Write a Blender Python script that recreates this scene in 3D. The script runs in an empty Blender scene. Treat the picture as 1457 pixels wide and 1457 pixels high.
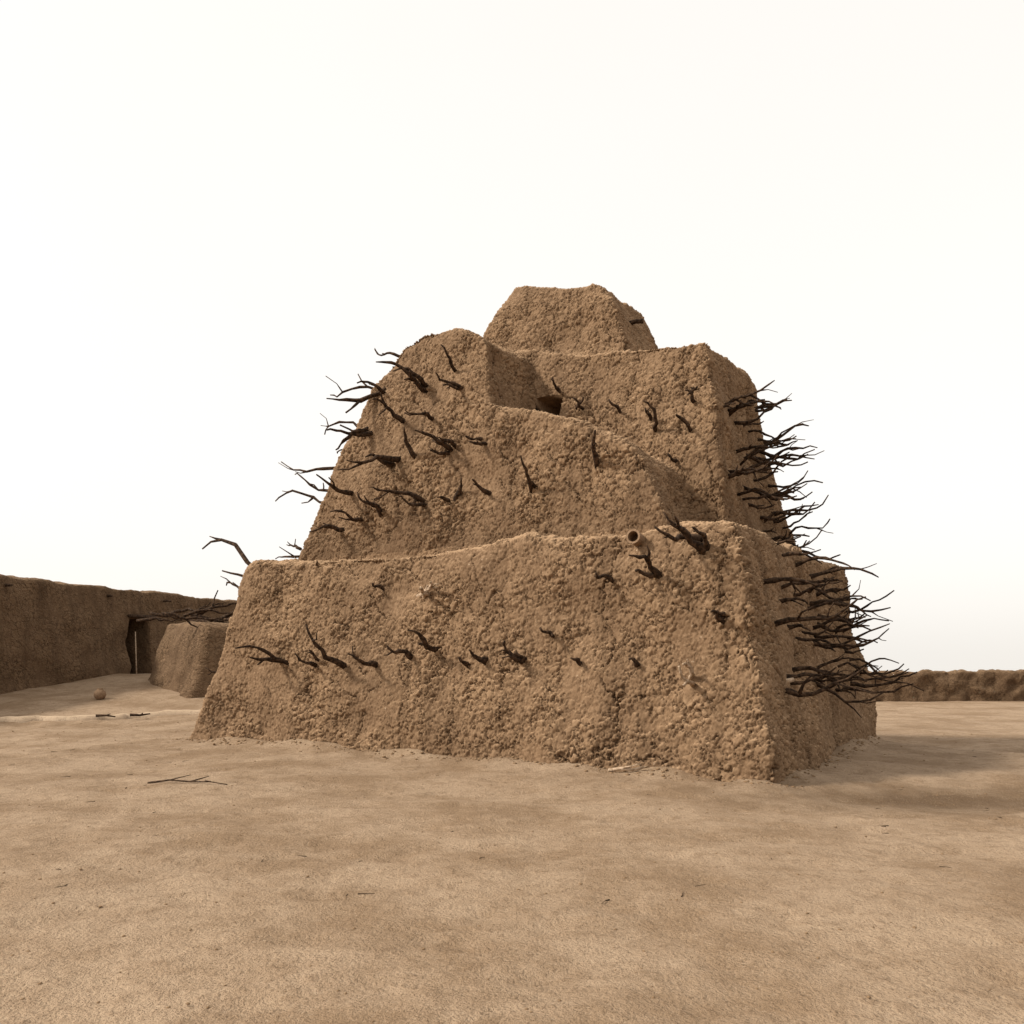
import bpy, bmesh, math, random, json
import numpy as np
from mathutils import Vector, noise
from mathutils.bvhtree import BVHTree
random.seed(7)
scene=bpy.context.scene
scene.view_settings.view_transform='Standard'
scene.view_settings.look='None'
scene.view_settings.exposure=0
col=scene.collection
H=2.0; F=1180.0; CX=728.5; HY=945.0
# ---------- camera
cam=bpy.data.cameras.new("camera"); co=bpy.data.objects.new("camera",cam); col.objects.link(co)
co.location=(0,0,H); co.rotation_euler=(math.radians(90),0,0)
cam.sensor_width=36; cam.lens=F/1457*36; cam.shift_y=(HY-728.5)/1457; cam.clip_end=9000; cam.clip_start=0.1
scene.camera=co
# ---------- helpers
def W(a,b,z): return Vector((4.34-.851*a+.526*b, 13.6+.526*a+.851*b, z))
def ss(x,a,b):
    t=max(0,min(1,(x-a)/(b-a))); return t*t*(3-2*t)
def inv_ab(x,y):
    dx=x-4.34; dy=y-13.6
    return (-.851*dx+.526*dy, .526*dx+.851*dy)
def gz(x,y):
    left=1-ss(x,-9,-3)
    z=left*max(0,min(1.5,.118*(y-26.6))) if y>26.6 else 0
    d=(x-9.4)*.80+(y-21.4)*.60
    z-=.5*ss(d,0,.7)*ss(x,4,9)
    if y>62: z-=(y-62)*.011
    n=noise.noise(Vector((x*.35,y*.35,0)))*.08+noise.noise(Vector((x*1.3,y*1.3,5)))*.03
    if y<30:
        n+=noise.noise(Vector((x*3.7,y*3.7,9)))*.016
        q=noise.noise(Vector((x*2.1,y*2.6,31)))
        n-=.035*ss(q,.26,.42)
    if y<60: z+=n
    a,b=inv_ab(x,y)
    da=max(-a,a-15,0); db=max(-b,b-11,0); dd=math.hypot(da,db)
    if dd<2: z+=.14*math.exp(-dd/.4)*(1+1.2*noise.noise(Vector((x*.8,y*.8,3))))
    z-=.16*math.exp(-((x-6.3)**2/5.0+(y-12.6)**2/2.2))
    return z
def link(o): col.objects.link(o); return o
def mesh_obj(name,verts,faces,mat=None,smooth=False):
    me=bpy.data.meshes.new(name); me.from_pydata([tuple(v) for v in verts],[],faces); me.update()
    if smooth: me.polygons.foreach_set("use_smooth",[True]*len(me.polygons))
    o=bpy.data.objects.new(name,me); link(o)
    if mat: me.materials.append(mat)
    return o
def fixn(o):
    bm=bmesh.new(); bm.from_mesh(o.data); bmesh.ops.recalc_face_normals(bm,faces=bm.faces); bm.to_mesh(o.data); bm.free()
def bake(o):
    dg=bpy.context.evaluated_depsgraph_get(); dg.update()
    me=bpy.data.meshes.new_from_object(o.evaluated_get(dg)); old=o.data
    o.modifiers.clear(); o.data=me; return o
def rest(o):
    me=o.data; n=len(me.vertices); c=np.empty(n*3,dtype=np.float32); me.vertices.foreach_get("co",c)
    at=me.attributes.new("rest",'FLOAT_VECTOR','POINT'); at.data.foreach_set("vector",c)
def join(objs,name):
    vs=[];fs=[]
    for o in objs:
        n=len(vs); vs+= [tuple(v.co) for v in o.data.vertices]; fs+=[tuple(i+n for i in p.vertices) for p in o.data.polygons]
        bpy.data.objects.remove(o)
    return mesh_obj(name,vs,fs)
def empty(name,loc=(0,0,0)):
    e=bpy.data.objects.new(name,None); link(e); e.location=loc; return e
def parent(o,p):
    o.parent=p; o.matrix_parent_inverse=p.matrix_basis.inverted()
# ---------- node material helper
def newmat(name):
    m=bpy.data.materials.new(name); m.use_nodes=True; nt=m.node_tree
    b=nt.nodes["Principled BSDF"]; b.inputs["Roughness"].default_value=.95
    b.inputs["Specular IOR Level"].default_value=.1
    return m,nt,b
def nd(nt,t,**kw):
    n=nt.nodes.new(t)
    for k,v in kw.items():
        if k in [i.name for i in n.inputs]: n.inputs[k].default_value=v
        else: setattr(n,k,v)
    return n
def ramp(nt,src,stops):
    r=nt.nodes.new("ShaderNodeValToRGB"); e=r.color_ramp.elements
    while len(e)<len(stops): e.new(.5)
    for i,(p,c) in enumerate(stops):
        e[i].position=p; e[i].color=(c[0],c[1],c[2],1) if isinstance(c,tuple) else (c,c,c,1)
    nt.links.new(src,r.inputs[0]); return r.outputs[0]
def mix(nt,fac,a,b,mode='MIX'):
    m=nt.nodes.new("ShaderNodeMix"); m.data_type='RGBA'; m.blend_type=mode
    for i,s in ((0,fac),(6,a),(7,b)):
        if hasattr(s,'node'): nt.links.new(s,m.inputs[i])
        elif i==0: m.inputs[0].default_value=s
        else: m.inputs[i].default_value=(s[0],s[1],s[2],1)
    return m.outputs[2]
def math_(nt,op,a,b):
    m=nt.nodes.new("ShaderNodeMath"); m.operation=op
    for i,s in ((0,a),(1,b)):
        if hasattr(s,'node'): nt.links.new(s,m.inputs[i])
        else: m.inputs[i].default_value=s
    return m.outputs[0]

def adobe(name,c0,c1,c2,lump=6.3,flecks=True,disp=.095,fissures=False,ledge_shade_z=None,method='DISPLACEMENT'):
    m,nt,b=newmat(name); L=nt.links
    at=nt.nodes.new("ShaderNodeAttribute"); at.attribute_name="rest"; g=at.outputs["Vector"]
    n1=nd(nt,"ShaderNodeTexNoise",Scale=.8,Detail=3.0); L.new(g,n1.inputs["Vector"])
    n2=nd(nt,"ShaderNodeTexNoise",Scale=14.0,Detail=3.0,Roughness=.75); L.new(g,n2.inputs["Vector"])
    base=mix(nt,ramp(nt,n1.outputs[0],[(.38,0.),(.62,1.)]),c0,c1)
    base=mix(nt,ramp(nt,n2.outputs[0],[(.42,0.),(.66,.8)]),base,c2)
    mp=nt.nodes.new("ShaderNodeMapping"); mp.inputs["Scale"].default_value=(1.8,1.8,.22); L.new(g,mp.inputs[0])
    ns=nd(nt,"ShaderNodeTexNoise",Scale=1.0,Detail=3.0); L.new(mp.outputs[0],ns.inputs["Vector"])
    base=mix(nt,ramp(nt,ns.outputs[0],[(.46,0.),(.70,.55)]),base,(c1[0]*.5,c1[1]*.48,c1[2]*.46))
    n3=nd(nt,"ShaderNodeTexNoise",Scale=5.0,Detail=3.0,Roughness=.7); L.new(g,n3.inputs["Vector"])
    vm=nt.nodes.new("ShaderNodeVectorMath"); vm.operation='MULTIPLY_ADD'
    L.new(n3.outputs["Color"],vm.inputs[0]); vm.inputs[1].default_value=(.46,.46,.40); L.new(g,vm.inputs[2])
    v=nt.nodes.new("ShaderNodeTexVoronoi"); v.feature='DISTANCE_TO_EDGE'; v.inputs["Scale"].default_value=lump; L.new(vm.outputs[0],v.inputs["Vector"])
    vc=nt.nodes.new("ShaderNodeTexVoronoi"); vc.feature='F1'; vc.inputs["Scale"].default_value=lump; L.new(vm.outputs[0],vc.inputs["Vector"])
    hs=nt.nodes.new("ShaderNodeSeparateColor"); L.new(vc.outputs["Color"],hs.inputs[0])
    rough=ramp(nt,n1.outputs[0],[(.32,1.),(.50,.75),(.64,.35)])
    clod=ramp(nt,v.outputs["Distance"],[(0.0,0.),(.05,.40),(.14,.85),(.40,1.)])
    open_=ramp(nt,n3.outputs[0],[(.42,1.),(.60,.30)])
    ro=math_(nt,'MULTIPLY',rough,open_)
    crev_shade=math_(nt,'MULTIPLY',ramp(nt,v.outputs["Distance"],[(.02,1.),(.10,0.)]),ro)
    base=mix(nt,math_(nt,'MULTIPLY',crev_shade,.95),base,(c0[0]*.22,c0[1]*.19,c0[2]*.17))  # shade inside the cracks between clods, painted into the base colour
    base=mix(nt,math_(nt,'MULTIPLY',hs.outputs[0],.22),base,(c0[0]*.55,c0[1]*.52,c0[2]*.49))
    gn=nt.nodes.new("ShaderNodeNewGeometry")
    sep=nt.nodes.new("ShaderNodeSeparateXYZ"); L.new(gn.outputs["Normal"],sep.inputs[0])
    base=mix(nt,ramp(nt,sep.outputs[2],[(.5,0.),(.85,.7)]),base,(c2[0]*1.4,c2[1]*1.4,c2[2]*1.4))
    if ledge_shade_z:
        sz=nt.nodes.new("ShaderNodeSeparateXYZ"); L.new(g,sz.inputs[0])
        up=math_(nt,'SUBTRACT',sz.outputs[2],ledge_shade_z)
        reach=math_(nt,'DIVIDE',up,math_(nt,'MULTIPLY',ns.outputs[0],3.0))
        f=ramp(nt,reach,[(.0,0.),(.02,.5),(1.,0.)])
        base=mix(nt,f,base,(c1[0]*.5,c1[1]*.48,c1[2]*.46))  # shade painted into the colour above the tier ledge, fading upwards
    if flecks:
        f=math_(nt,'MULTIPLY',ramp(nt,n2.outputs[0],[(.69,0.),(.72,1.)]),ramp(nt,n1.outputs[0],[(.5,0.),(.62,.8)]))
        base=mix(nt,f,base,(.5,.39,.29))
    h=math_(nt,'MULTIPLY',clod,ro)
    h=math_(nt,'ADD',h,math_(nt,'MULTIPLY',math_(nt,'MULTIPLY',hs.outputs[1],rough),.36))
    h=math_(nt,'ADD',h,math_(nt,'MULTIPLY',n2.outputs[0],.75))
    h=math_(nt,'ADD',h,math_(nt,'MULTIPLY',n3.outputs[0],.8))
    if fissures:
        mf=nt.nodes.new("ShaderNodeMapping"); mf.inputs["Scale"].default_value=(1,1,.7); L.new(vm.outputs[0],mf.inputs[0])
        vf=nt.nodes.new("ShaderNodeTexVoronoi"); vf.feature='DISTANCE_TO_EDGE'; vf.inputs["Scale"].default_value=.95; L.new(mf.outputs[0],vf.inputs["Vector"])
        fi=math_(nt,'MULTIPLY',ramp(nt,vf.outputs["Distance"],[(.004,1.),(.018,0.)]),ramp(nt,ns.outputs[0],[(.47,0.),(.56,1.)]))
        base=mix(nt,math_(nt,'MULTIPLY',fi,.7),base,(c0[0]*.22,c0[1]*.19,c0[2]*.17))
        h=math_(nt,'SUBTRACT',h,math_(nt,'MULTIPLY',fi,.6))
    L.new(base,b.inputs["Base Color"])
    dn=nt.nodes.new("ShaderNodeDisplacement"); dn.inputs["Scale"].default_value=disp; dn.inputs["Midlevel"].default_value=1.2
    L.new(h,dn.inputs["Height"]); L.new(dn.outputs[0],nt.nodes["Material Output"].inputs["Displacement"])
    m.displacement_method=method
    return m
M_adobe=adobe("mud_plaster",(.228,.143,.081),(.180,.111,.063),(.282,.184,.109),lump=6.1,fissures=True,ledge_shade_z=4.78,disp=.10)
M_far=adobe("mud_plaster_weathered",(.145,.090,.051),(.115,.070,.040),(.18,.115,.067),lump=4.5,disp=.05,flecks=False,method='BOTH')
def wood(name,c0,c1):
    m,nt,b=newmat(name); L=nt.links
    g=nt.nodes.new("ShaderNodeNewGeometry").outputs["Position"]
    n=nd(nt,"ShaderNodeTexNoise",Scale=14.0,Detail=4.0); L.new(g,n.inputs["Vector"])
    L.new(mix(nt,ramp(nt,n.outputs[0],[(.4,0.),(.65,1.)]),c0,c1),b.inputs["Base Color"])
    bp=nt.nodes.new("ShaderNodeBump"); bp.inputs["Distance"].default_value=.02; L.new(n.outputs[0],bp.inputs["Height"]); L.new(bp.outputs[0],b.inputs["Normal"])
    return m
M_wood=wood("dark_weathered_wood",(.020,.012,.0075),(.080,.048,.029))
M_pale=wood("bleached_wood",(.42,.31,.22),(.22,.15,.09))
M_clay=wood("fired_clay",(.26,.17,.105),(.19,.12,.072))

# ---------- pyramid tomb
def prism(poly,bf,bb):
    n=len(poly); vs=[W(a,bf(z),z) for a,z in poly]+[W(a,bb(z),z) for a,z in poly]
    fs=[tuple(range(n)),tuple(range(2*n-1,n-1,-1))]+[(i,(i+1)%n,n+(i+1)%n,n+i) for i in range(n)]
    o=mesh_obj("tmp",vs,fs); fixn(o)
    return o
m1=prism([(-.16,-.6),(-.02,0),(.42,2.4),(.84,4.56),(1.9,4.62),(3.4,4.52),(5,4.46),(7,4.50),(9,4.56),(13.3,4.54),(13.85,2.8),(14.45,1.1),(15.05,0),(15.4,-.6)],lambda z:.13*z,lambda z:10.7-.08*z)
m2=prism([(2.4,4.2),(2.95,5.5),(3.35,6.35),(3.8,6.75),(4.5,7.0),(5.2,7.45),(5.95,7.8),(7.42,8.14),(7.72,10.0),(8.78,10.58),(9.83,10.7),(10.5,10.45),(11.41,9.25),(12.09,7.88),(12.88,6.1),(13.3,4.2)],
   lambda z:2.15+(z-4.62)*.175, lambda z:7.5)
m3=prism([(1.9,4.1),(2.45,7.04),(2.85,9.6),(4.06,9.84),(5.1,9.92),(6.2,10.0),(7.73,10.4),(10.46,10.3),(11.9,8.1),(13.1,4.1)],
   lambda z:4.1+(z-4.62)*.19, lambda z:10.04-(z-4.62)*.19)
m4=prism([(4.75,9.35),(5.45,11.0),(6.1,12.1),(7.52,12.38),(8.9,12.8),(9.6,11.45),(10.67,9.35)],lambda z:5.2+(z-9.35)*.3,lambda z:9.1-(z-9.35)*.25)
body=join([m1,m2,m3,m4],"earthen_body")
door=prism([(6.58,8.12),(6.62,8.92),(7.36,8.94),(7.36,8.12)],lambda z:4.1,lambda z:6.4)
def tex(kind,scale,**k):
    t=bpy.data.textures.new(kind+str(scale),kind); t.noise_scale=scale
    for a,b_ in k.items(): setattr(t,a,b_)
    return t
def earthify(o,vox,it,disp,cut=None):
    r=o.modifiers.new("r",'REMESH'); r.mode='VOXEL'; r.voxel_size=vox
    s=o.modifiers.new("s",'SMOOTH'); s.factor=.5; s.iterations=it
    for t,st,mid in disp:
        d=o.modifiers.new("d",'DISPLACE'); d.texture=t; d.strength=st; d.mid_level=mid; d.texture_coords='LOCAL'
    bake(o)
    if cut:
        n0=len(o.data.vertices); keep=o.data.copy()
        bo=o.modifiers.new("b",'BOOLEAN'); bo.operation='DIFFERENCE'; bo.object=cut
        try: bo.solver='MANIFOLD'
        except Exception: bo.solver='FAST'
        bake(o); print("CUT",n0,len(o.data.vertices))
        if len(o.data.vertices)<n0*.9 or len(o.data.vertices)==n0: o.data=keep; print("CUT FAILED")
        bpy.data.objects.remove(cut)
    o.data.polygons.foreach_set("use_smooth",[True]*len(o.data.polygons)); rest(o)
earthify(body,.026,190,[(tex('CLOUDS',2.4,noise_depth=1),.52,.5),(tex('CLOUDS',.9,noise_depth=1),.15,.5)],door)
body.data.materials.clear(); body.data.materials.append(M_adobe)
tomb=empty("mud_brick_pyramid_tomb",W(7.5,5,0)); parent(body,tomb)
bvh=BVHTree.FromPolygons([v.co for v in body.data.vertices],[p.vertices for p in body.data.polygons])

# ---------- sticks
class Tubes:
    def __init__(s): s.v=[]; s.f=[]
    def tube(s,pts,r0,r1,n=6):
        base=len(s.v); k=len(pts)
        for i,p in enumerate(pts):
            t=(pts[min(i+1,k-1)]-pts[max(i-1,0)]).normalized()
            u=t.cross(Vector((.3,.2,.9))).normalized(); w=t.cross(u)
            r=r0+(r1-r0)*(i/(k-1)); r*=random.uniform(.8,1.25)
            for j in range(n):
                an=2*math.pi*j/n; s.v.append(p+u*(math.cos(an)*r)+w*(math.sin(an)*r))
        for i in range(k-1):
            for j in range(n):
                a=base+i*n+j; b=base+i*n+(j+1)%n; s.f.append((a,b,b+n,a+n))
        s.f.append(tuple(base+j for j in range(n))[::-1]); s.f.append(tuple(base+(k-1)*n+j for j in range(n)))
    def stick(s,p0,p1,r0=.045,r1=.014,crook=.10,fork=.6,bend=None):
        L=(p1-p0).length; d=(p1-p0).normalized()
        k=8; pts=[]
        side=d.cross(Vector((random.uniform(-1,1),random.uniform(-1,1),random.uniform(-1,1)))).normalized()
        side2=d.cross(side)
        amp=L*random.uniform(.3,1)*crook; amp2=L*random.uniform(-.6,.6)*crook
        for i in range(k+1):
            t=i/k
            q=p0.lerp(p1,t)+side*(math.sin(t*math.pi)*amp)+side2*(math.sin(t*2*math.pi)*amp2)+Vector([random.uniform(-1,1) for _ in range(3)])*(L*.024 if 0<i<k else 0)
            pts.append(q)
        pts[0]=p0-d*.15
        s.tube(pts,r0,r1)
        nf=(1 if random.random()<fork else 0)+(1 if random.random()<fork*.6 else 0)
        for _ in range(nf):
            i=random.randint(2,6); q=pts[i]
            dv=(d+Vector([random.uniform(-1,1) for _ in range(3)])*.85).normalized()
            l2=L*random.uniform(.15,.45); r=(r0+(r1-r0)*i/k)*.8
            m=q+dv*l2*.5+Vector([random.uniform(-1,1) for _ in range(3)])*l2*.14
            s.tube([q,q.lerp(m,.5),m,q+dv*l2],r,r*.45,5)
    def obj(s,name,mat): 
        return mesh_obj(name,s.v,s.f,mat,True)
def ray(px,py): return Vector(((px-CX)/F,1,(HY-py)/F))
O=Vector((0,0,H))
front=[(648,527,627,490),(658,553,620,530),(655,550,630,548),(600,555,535,515),(603,550,560,528),(604,557,575,540),(615,598,575,587),(575,600,530,568),(592,648,575,608),(640,640,590,612),(645,636,615,618),(638,645,612,640),(685,625,662,620),(690,630,668,628),
(850,662,847,612),(755,697,741,648),(762,690,748,672),(648,712,656,680),(697,700,672,682),(602,715,530,693),(605,718,570,705),(598,712,585,718),(540,733,508,700),(565,655,480,668),(560,660,520,650),(500,700,450,675),(513,738,470,728),(490,755,440,757),
(548,552,465,567),(545,560,508,545),(528,615,465,612),(520,612,478,640),(640,712,622,708),
(800,558,785,537),(828,580,815,566),(822,578,830,565),(882,588,866,568),(930,612,915,570),(924,600,918,580),(980,613,962,590),(988,570,975,555),(982,560,992,550),(965,655,950,645),
(1003,785,960,735),(998,765,932,750),(1005,780,985,750),(937,822,895,790),(932,815,905,812),(872,828,848,815),(785,905,768,893),(490,945,435,888),(622,922,580,897),(582,935,550,918),(535,945,495,930),(410,945,335,922),(400,940,355,935),(448,945,420,930),(455,940,440,925),
(692,937,668,925),(690,942,675,932),(742,940,718,912),(738,935,725,925),(745,938,730,932),(665,945,652,935),(825,945,812,936),(1030,882,1012,870),(1028,876,1020,868),(905,945,895,938),(545,838,530,830)]
T=Tubes()
for x0,y0,x1,y1 in front:
    hit=bvh.ray_cast(O,ray(x0,y0).normalized())[0]
    if hit is None: continue
    pl=math.hypot(x1-x0,y1-y0)
    L=max(.22,min(1.0,pl/60)); r=.042+.024*min(1,pl/50)
    tip=O+ray(x1,y1)*(hit.y-.80*L)
    T.stick(hit,tip,r*random.uniform(.85,1.2),.018,crook=.2,fork=.6)
def awall(b,z):
    return .2*z if z<4.4 else 1.97+(z-4.62)*.19
for z,b0,b1,n,lm in [(8.85,7.2,8.9,5,1.1),(8.1,4.9,9.1,10,1.3),(7.3,6.2,9.2,10,1.4),(6.55,4.6,9.4,11,1.4),(5.8,5.4,9.5,9,1.4),(5.1,6.2,9.8,7,1.3),
                    (4.1,2.6,9.9,10,1.3),(3.4,1.3,10,12,1.35),(2.65,1.7,10,15,1.45),(1.75,.9,10,18,1.5)]:
    for i in range(n):
        b=b0+(b1-b0)*(i+random.uniform(0,1))/n; zz=z+random.gauss(0,.15)
        p=W(awall(b,zz)+.05,b,zz); l=lm*random.uniform(.35,1.15)
        d=Vector((.851,-.526,0))+Vector((.526,.851,0))*random.uniform(-.4,.5)+Vector((0,0,random.uniform(-.18,.36)))
        T.stick(p,p+d*l,random.uniform(.035,.06),.014,crook=.22,fork=.85)
for x0,y0,x1,y1,Y in [(482,668,400,657,22.8),(470,692,420,675,22.6),(452,717,392,713,22.7),(562,508,533,497,22.6),(432,787,392,795,22.8),(418,780,408,775,23),(505,612,462,618,23.2),(498,630,480,645,23),(540,560,470,562,23.4),(470,740,445,755,22.8)]:
    p=O+ray(x0+6,y0)*Y; q=O+ray(x1,y1)*(Y+.5); T.stick(p,q,.045,.016,crook=.25,fork=.95)
T.tube([O+ray(378,822)*21.2,O+ray(352,800)*21.4,O+ray(335,775)*21.6,O+ray(315,768)*21.8,O+ray(300,771)*21.9,O+ray(288,781)*22],.07,.018)
T.tube([O+ray(315,768)*21.8,O+ray(306,766)*21.9,O+ray(298,763)*21.9],.03,.012)
T.stick(O+ray(368,840)*21.3,O+ray(316,812)*21.9,.06,.018,crook=.25,fork=1)
T.stick(O+ray(360,832)*21.3,O+ray(322,833)*21.7,.05,.015,crook=.25,fork=1)
T.stick(O+ray(325,955)*21.3,O+ray(292,950)*21.5,.04,.015,crook=.2,fork=1)
hit=bvh.ray_cast(O,ray(899,460).normalized())[0]
if hit: T.tube([hit+Vector((-.3,.1,-.03)),hit+Vector((.1,-.05,.03)),hit+Vector((.30,-.1,.02))],.07,.055)
st=T.obj("wooden_pegs",M_wood); parent(st,tomb)
T=Tubes()
for x0,y0,x1,y1 in [(984,972,966,948),(980,968,972,945),(605,850,612,828),(600,846,622,836),(612,845,598,838),(1120,968,1062,975)]:
    hit=bvh.ray_cast(O,ray(x0,y0).normalized())[0]
    if hit: T.stick(hit,O+ray(x1,y1)*(hit.y-.5),.05,.02,crook=.2,fork=.8)
o=T.obj("bleached_pegs",M_pale); parent(o,tomb)
hit=bvh.ray_cast(O,ray(908,768).normalized())[0]
d=Vector((-.45,-.87,.08)).normalized(); bm=bmesh.new()
u=d.cross(Vector((0,0,1))).normalized(); w=u.cross(d)
prof=[(-.3,.125),(.22,.125),(.22,.138),(.30,.138),(.30,.10),(-.2,.095),(-.2,0.001)]
rings=[[bm.verts.new(hit+d*t+(u*math.cos(k*math.pi/8)+w*math.sin(k*math.pi/8))*r) for k in range(16)] for t,r in prof]
for i in range(len(rings)-1):
    for k in range(16): bm.faces.new((rings[i][k],rings[i][(k+1)%16],rings[i+1][(k+1)%16],rings[i+1][k]))
bmesh.ops.recalc_face_normals(bm,faces=bm.faces)
me=bpy.data.meshes.new("drain_pipe"); bm.to_mesh(me); bm.free(); o=bpy.data.objects.new("drain_pipe",me); link(o); me.materials.append(M_clay); parent(o,tomb)

# ---------- ground
m,nt,b=newmat("sandy_ground"); L=nt.links
g=nt.nodes.new("ShaderNodeNewGeometry").outputs["Position"]
n1=nd(nt,"ShaderNodeTexNoise",Scale=.5,Detail=5.0,Roughness=.7); L.new(g,n1.inputs["Vector"])
n2=nd(nt,"ShaderNodeTexNoise",Scale=5.0,Detail=5.0,Roughness=.75); L.new(g,n2.inputs["Vector"])
n3=nd(nt,"ShaderNodeTexNoise",Scale=38.0,Detail=3.0,Roughness=.7); L.new(g,n3.inputs["Vector"])
base=mix(nt,ramp(nt,n1.outputs[0],[(.40,0.),(.58,1.)]),(.235,.156,.094),(.335,.238,.156))
base=mix(nt,ramp(nt,n2.outputs[0],[(.49,0.),(.67,.55)]),base,(.175,.112,.066))
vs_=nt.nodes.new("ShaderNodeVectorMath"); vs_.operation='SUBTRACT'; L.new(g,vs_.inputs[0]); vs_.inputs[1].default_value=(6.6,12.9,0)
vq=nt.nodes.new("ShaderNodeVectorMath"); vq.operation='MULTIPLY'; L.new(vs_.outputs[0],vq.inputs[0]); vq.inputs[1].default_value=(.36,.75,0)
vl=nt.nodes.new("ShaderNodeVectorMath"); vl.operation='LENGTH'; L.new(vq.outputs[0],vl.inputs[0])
corner_shade=ramp(nt,math_(nt,'ADD',math_(nt,'MULTIPLY',vl.outputs["Value"],.5),math_(nt,'MULTIPLY',n1.outputs[0],.6)),[(.42,.85),(1.0,0.)])
base=mix(nt,corner_shade,base,(.105,.065,.036))  # shadow beside the tomb's front right corner, painted into the soil colour
base=mix(nt,ramp(nt,n3.outputs[0],[(.56,0.),(.66,.6)]),base,(.12,.075,.043))
base=mix(nt,ramp(nt,n3.outputs[0],[(.32,.45),(.41,0.)]),base,(.42,.32,.225))
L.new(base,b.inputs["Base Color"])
hh=math_(nt,'ADD',n2.outputs[0],math_(nt,'MULTIPLY',n3.outputs[0],.35))
bp=nt.nodes.new("ShaderNodeBump"); bp.inputs["Strength"].default_value=.9; bp.inputs["Distance"].default_value=.075
L.new(hh,bp.inputs["Height"]); L.new(bp.outputs[0],b.inputs["Normal"])
M_ground=m
xs=np.concatenate([-np.geomspace(4000,30,26),np.arange(-28,28.01,.14),np.geomspace(30,4000,26)])
ys=np.concatenate([-np.geomspace(3000,6,14),np.arange(-4,30,.10),np.arange(30,62,.4),np.geomspace(62.5,6000,40)])
vs=[(x,y,gz(x,y)) for y in ys for x in xs]
nx=len(xs); fs=[(j*nx+i,j*nx+i+1,(j+1)*nx+i+1,(j+1)*nx+i) for j in range(len(ys)-1) for i in range(nx-1)]
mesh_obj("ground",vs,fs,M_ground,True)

# ---------- small clods, one object
ico=bmesh.new(); bmesh.ops.create_icosphere(ico,subdivisions=1,radius=1); iv=[v.co.copy() for v in ico.verts]; jf=[tuple(v.index for v in f.verts) for f in ico.faces]; ico.free()
pv=[];pf=[]
def pebble(x,y,r,lift=.1):
    n=len(pv); s=Vector((random.uniform(.7,1.3),random.uniform(.7,1.3),random.uniform(.4,.7)))
    for c in iv: pv.append(Vector((x+c.x*s.x*r,y+c.y*s.y*r,gz(x,y)+r*lift+c.z*s.z*r))+Vector([random.uniform(-.15,.15)*r for _ in range(3)]))
    pf.extend(tuple(i+n for i in f) for f in jf)
for i in range(1700):
    y=4+26*random.random()**1.1; x=random.uniform(-.66,.66)*y
    a_,b_=inv_ab(x,y)
    if a_>-.1 and b_>-.1 and a_<15.1: continue
    pebble(x,y,random.choice([.003,.004,.005,.006,.008,.012])*(.7+y/14))
for i in range(600):
    if random.random()<.7: a_,b_=random.uniform(-.3,15.3),-abs(random.gauss(0,.18))-.02
    else: a_,b_=-abs(random.gauss(0,.18))-.02,random.uniform(0,10)
    p=W(a_,b_,0); pebble(p.x,p.y,random.choice([.012,.018,.025,.04]))
m,nt,b=newmat("clod_soil"); b.inputs["Base Color"].default_value=(.20,.128,.073,1)
mesh_obj("pebbles",pv,pf,m,True)
T=Tubes()
for i in range(60):
    y=7+15*random.random(); x=random.uniform(-.62,.62)*y
    a_,b_=inv_ab(x,y)
    if a_>-.3 and b_>-.3 and a_<15.3: continue
    an=random.uniform(0,6.28); l=random.uniform(.04,.14)
    P=[]
    for k in range(4):
        xx=x+math.cos(an)*l*k/3+random.uniform(-.01,.01); yy=y+math.sin(an)*l*k/3+random.uniform(-.01,.01)
        P.append(Vector((xx,yy,gz(xx,yy)+.006)))
    T.tube(P,random.uniform(.003,.006),.002,4)
T.obj("twig_litter",M_wood)

# ---------- left compound building
def boxq(base,top,z0,z1,name="tmp"):
    vs=[Vector((x,y,z0)) for x,y in base]+[Vector((x,y,zz)) for (x,y),zz in zip(top,z1)]
    o=mesh_obj(name,vs,[(0,1,2,3),(4,5,6,7),(0,1,5,4),(1,2,6,5),(2,3,7,6),(3,0,4,7)]); fixn(o); return o
A=Vector((-23.4,24.5)); B=Vector((-15.0,53.5)); dirn=(B-A).normalized(); nrm=Vector((dirn.y,-dirn.x))
def S(s,o): p=Vector((-19.5,38.0))+dirn*s+nrm*o; return (p.x,p.y)
hall=boxq([S(-14,.3),S(14,.3),S(14,-5),S(-14,-5)],[S(-14,0),S(14,0),S(14,-4.8),S(-14,-4.8)],0.2,[5.6,5.75,5.75,5.6])
dr=boxq([S(2.6,1),S(4.1,1),S(4.1,-3),S(2.6,-3)],[S(2.6,1),S(4.0,1),S(4.0,-3),S(2.6,-3)],.2,[4.3]*4)
bo=hall.modifiers.new("b",'BOOLEAN'); bo.operation='DIFFERENCE'; bo.object=dr; bo.solver='EXACT'; bake(hall); bpy.data.objects.remove(dr)
hall=join([hall],"walls")
tc=tex('CLOUDS',1.6,noise_depth=2)
earthify(hall,.09,14,[(tc,.40,.5)])
hall.data.materials.clear(); hall.data.materials.append(M_far)
he=empty("mud_house",(-20,40,1.5)); parent(hall,he)
T=Tubes()
for s in np.arange(-12,12,1.9):
    a_=S(s,.05); b_=S(s,.45*random.uniform(.5,1.2)); zz=5.2+random.uniform(-.06,.06)
    if random.random()<.5: T.stick(Vector((*a_,zz)),Vector((*b_,zz)),.06,.05,crook=.03,fork=0)
a_=S(2.45,.2); b_=S(4.3,.2); T.tube([Vector((*a_,4.35)),Vector((*b_,4.38))],.09,.09)
o=T.obj("roof_beams",M_wood); parent(o,he)
T=Tubes(); a_=S(2.7,.45); b_=S(2.9,.2); T.tube([Vector((*a_,1.4)),Vector((*b_,3.6))],.035,.03); o=T.obj("leaning_pole",M_pale); parent(o,he)
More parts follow.
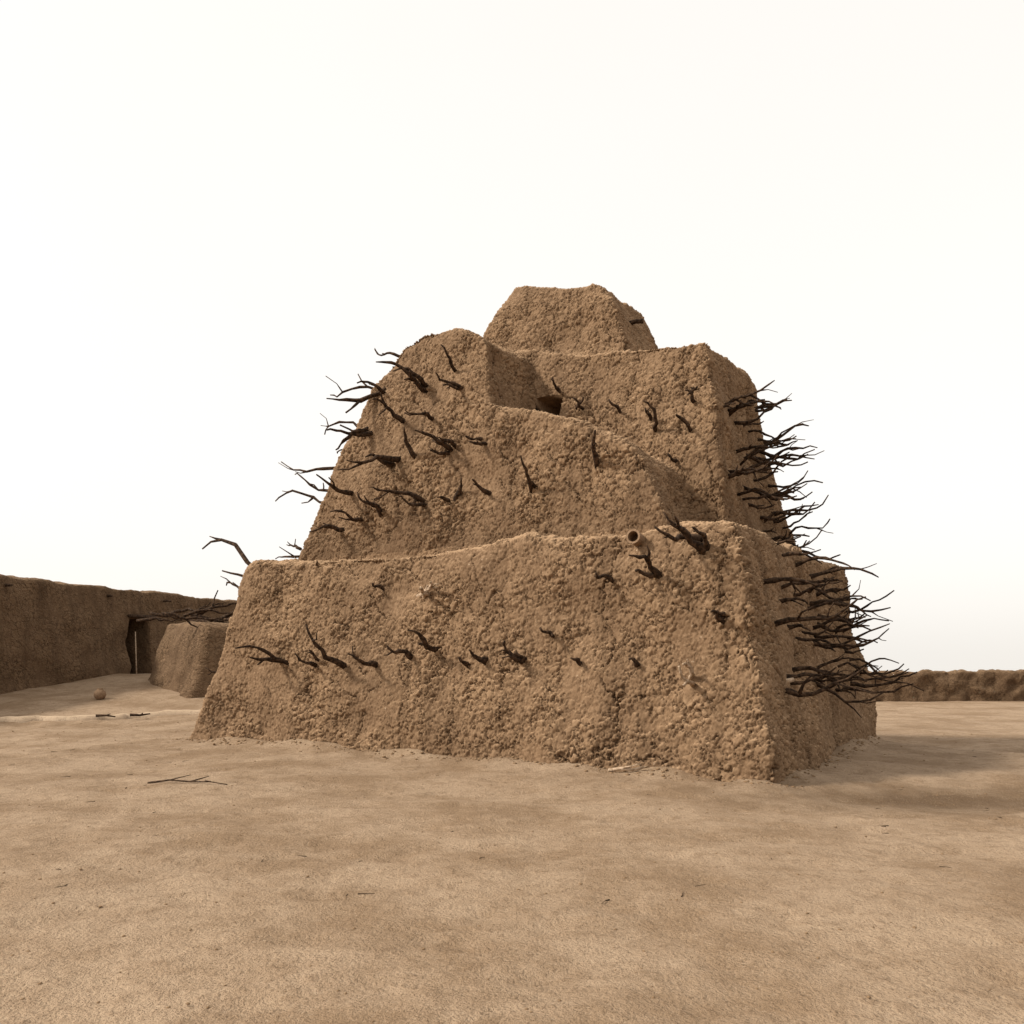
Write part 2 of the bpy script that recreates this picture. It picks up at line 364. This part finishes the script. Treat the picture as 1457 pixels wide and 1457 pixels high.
annex=boxq([(-17.0,37.4),(-12.6,32.0),(-7.5,35.5),(-11.5,41)],[(-15.6,37.6),(-12.4,33.6),(-8.3,36.4),(-11.7,40)],0.1,[3.9,3.65,3.6,3.9],"annex_mass")
earthify(annex,.08,40,[(tc,.45,.5)]); annex.data.materials.append(M_far)
ae=empty("mud_outbuilding",(-12.5,36,1)); parent(annex,ae)
T=Tubes()
for i in range(22):
    x=random.uniform(-15.3,-11); y=random.uniform(33.6,38); zz=3.75+random.uniform(0,.45)
    an=random.uniform(-.5,.6); l=random.uniform(1,2.6)
    T.stick(Vector((x,y,zz)),Vector((x+math.cos(an)*l,y+math.sin(an)*l*.6,zz+random.uniform(-.2,.6))),.08,.025,crook=.15,fork=.8)
o=T.obj("stacked_branches",M_wood); parent(o,ae)
# ---------- low earthen kerb across the yard
ks=[];kf=[]
N=110
for i in range(N+1):
    t=i/N; x=-19.5+t*8.9; y=26.6+t*2.4+.2*math.sin(t*9); z=gz(x,y); h=.10+.05*noise.noise(Vector((x*2.3,y,0)))
    wv=.26+.18*noise.noise(Vector((x*1.5,3,0)))
    for dx,hz in ((-wv,-.1),(-wv*.7,h),(wv*.7,h+.01),(wv,-.1)): ks.append((x-dx*.25,y+dx,z+hz))
for i in range(N):
    for k in range(3): kf.append((i*4+k,i*4+k+1,i*4+k+5,i*4+k+4))
kf+= [(0,1,2,3),(N*4+3,N*4+2,N*4+1,N*4)]
M_kerb=adobe("pale_dry_mud",(.42,.32,.225),(.37,.275,.19),(.34,.25,.17),flecks=False,disp=.008,method='BOTH')
ko=mesh_obj("earthen_kerb",ks,kf,M_kerb,True); rest(ko)
def lathe(name,prof,loc,mat,n=24):
    vs=[];fs=[]
    for r,z in prof:
        for k in range(n): an=2*math.pi*k/n; vs.append((loc[0]+r*math.cos(an),loc[1]+r*math.sin(an),loc[2]+z))
    for i in range(len(prof)-1):
        for k in range(n): fs.append((i*n+k,i*n+(k+1)%n,(i+1)*n+(k+1)%n,(i+1)*n+k))
    return mesh_obj(name,vs,fs,mat,True)
px,py=-15.9,32.0
lathe("clay_pot",[(.001,0),(.1,.01),(.18,.08),(.225,.2),(.2,.32),(.12,.39),(.09,.41),(.12,.45),(.105,.45),(.07,.41),(.1,.37),(.17,.3),(.001,.1)],(px,py,gz(px,py)-.02),M_clay)
def ground_branch(name,pts,r,mat):
    T=Tubes(); P=[Vector((x,y,gz(x,y)+r*.8+dz)) for x,y,dz in pts]
    T.tube(P,r,r*.4)
    for i in range(1,len(P)-1):
        q=P[i]; dv=Vector((random.uniform(-.4,.4),random.uniform(-.4,.4),random.uniform(.0,.15))); T.tube([q,q+dv*.5,q+dv],r*.6,r*.25,5)
    return T.obj(name,mat)
ground_branch("fallen_branch",[(-6.1,13.9,.0),(-5.7,13.8,.03),(-5.3,13.65,.02),(-4.9,13.5,.04),(-4.6,13.4,0)],.02,M_wood)
ground_branch("fallen_branch",[(1.75,15.0,0),(1.95,14.85,.05),(2.15,14.8,.02),(2.4,14.65,.06)],.035,M_pale)
ground_branch("fallen_branch",[(-13.9,27.7,.1),(-13.6,27.8,.1),(-13.3,27.8,.08)],.05,M_wood)
ground_branch("fallen_branch",[(-12.9,28.0,.12),(-12.6,28.1,.12),(-12.3,28.2,.1)],.06,M_wood)
# ---------- low wall on the right
lw=boxq([(12,55.5),(70,58),(70,59),(12,56.6)],[(12,55.6),(70,58.1),(70,58.8),(12,56.4)],-1.2,[1.5,1.6,1.6,1.5])
lw.name="mud_boundary_wall"
earthify(lw,.12,3,[(tex('CLOUDS',.9,noise_depth=3),.55,.5)]); lw.data.materials.append(M_far)

# ---------- light
sd=Vector((-.77,-.16,.62)).normalized()
sun=bpy.data.lights.new("sun",'SUN'); sun.energy=4.4; sun.angle=math.radians(7); sun.color=(1,.94,.84)
so=bpy.data.objects.new("sun",sun); link(so); so.rotation_euler=sd.to_track_quat('Z','Y').to_euler(); so.location=(-20,-5,30)
w=bpy.data.worlds.new("World"); scene.world=w; w.use_nodes=True; nt=w.node_tree; nt.nodes.clear(); L=nt.links
sky=nt.nodes.new("ShaderNodeTexSky"); sky.sky_type='NISHITA'; sky.sun_disc=False
sky.sun_elevation=math.asin(sd.z); sky.sun_rotation=math.atan2(sd.x,sd.y); sky.dust_density=4; sky.air_density=1
hs=nt.nodes.new("ShaderNodeHueSaturation"); hs.inputs["Saturation"].default_value=.1; L.new(sky.outputs[0],hs.inputs["Color"])
b1=nt.nodes.new("ShaderNodeBackground"); b1.inputs[1].default_value=.05; L.new(hs.outputs[0],b1.inputs[0])
tcn=nt.nodes.new("ShaderNodeTexCoord"); nn=nd(nt,"ShaderNodeTexNoise",Scale=1.6,Detail=3.0); L.new(tcn.outputs["Generated"],nn.inputs["Vector"])
cl=ramp(nt,nn.outputs[0],[(.3,(1.0,.950,.88)),(.7,(1.0,.97,.92))])
b2=nt.nodes.new("ShaderNodeBackground"); b2.inputs[1].default_value=.89; L.new(cl,b2.inputs[0])
ad=nt.nodes.new("ShaderNodeAddShader"); L.new(b1.outputs[0],ad.inputs[0]); L.new(b2.outputs[0],ad.inputs[1])
ow=nt.nodes.new("ShaderNodeOutputWorld"); L.new(ad.outputs[0],ow.inputs[0])
print("BODY",len(body.data.polygons))
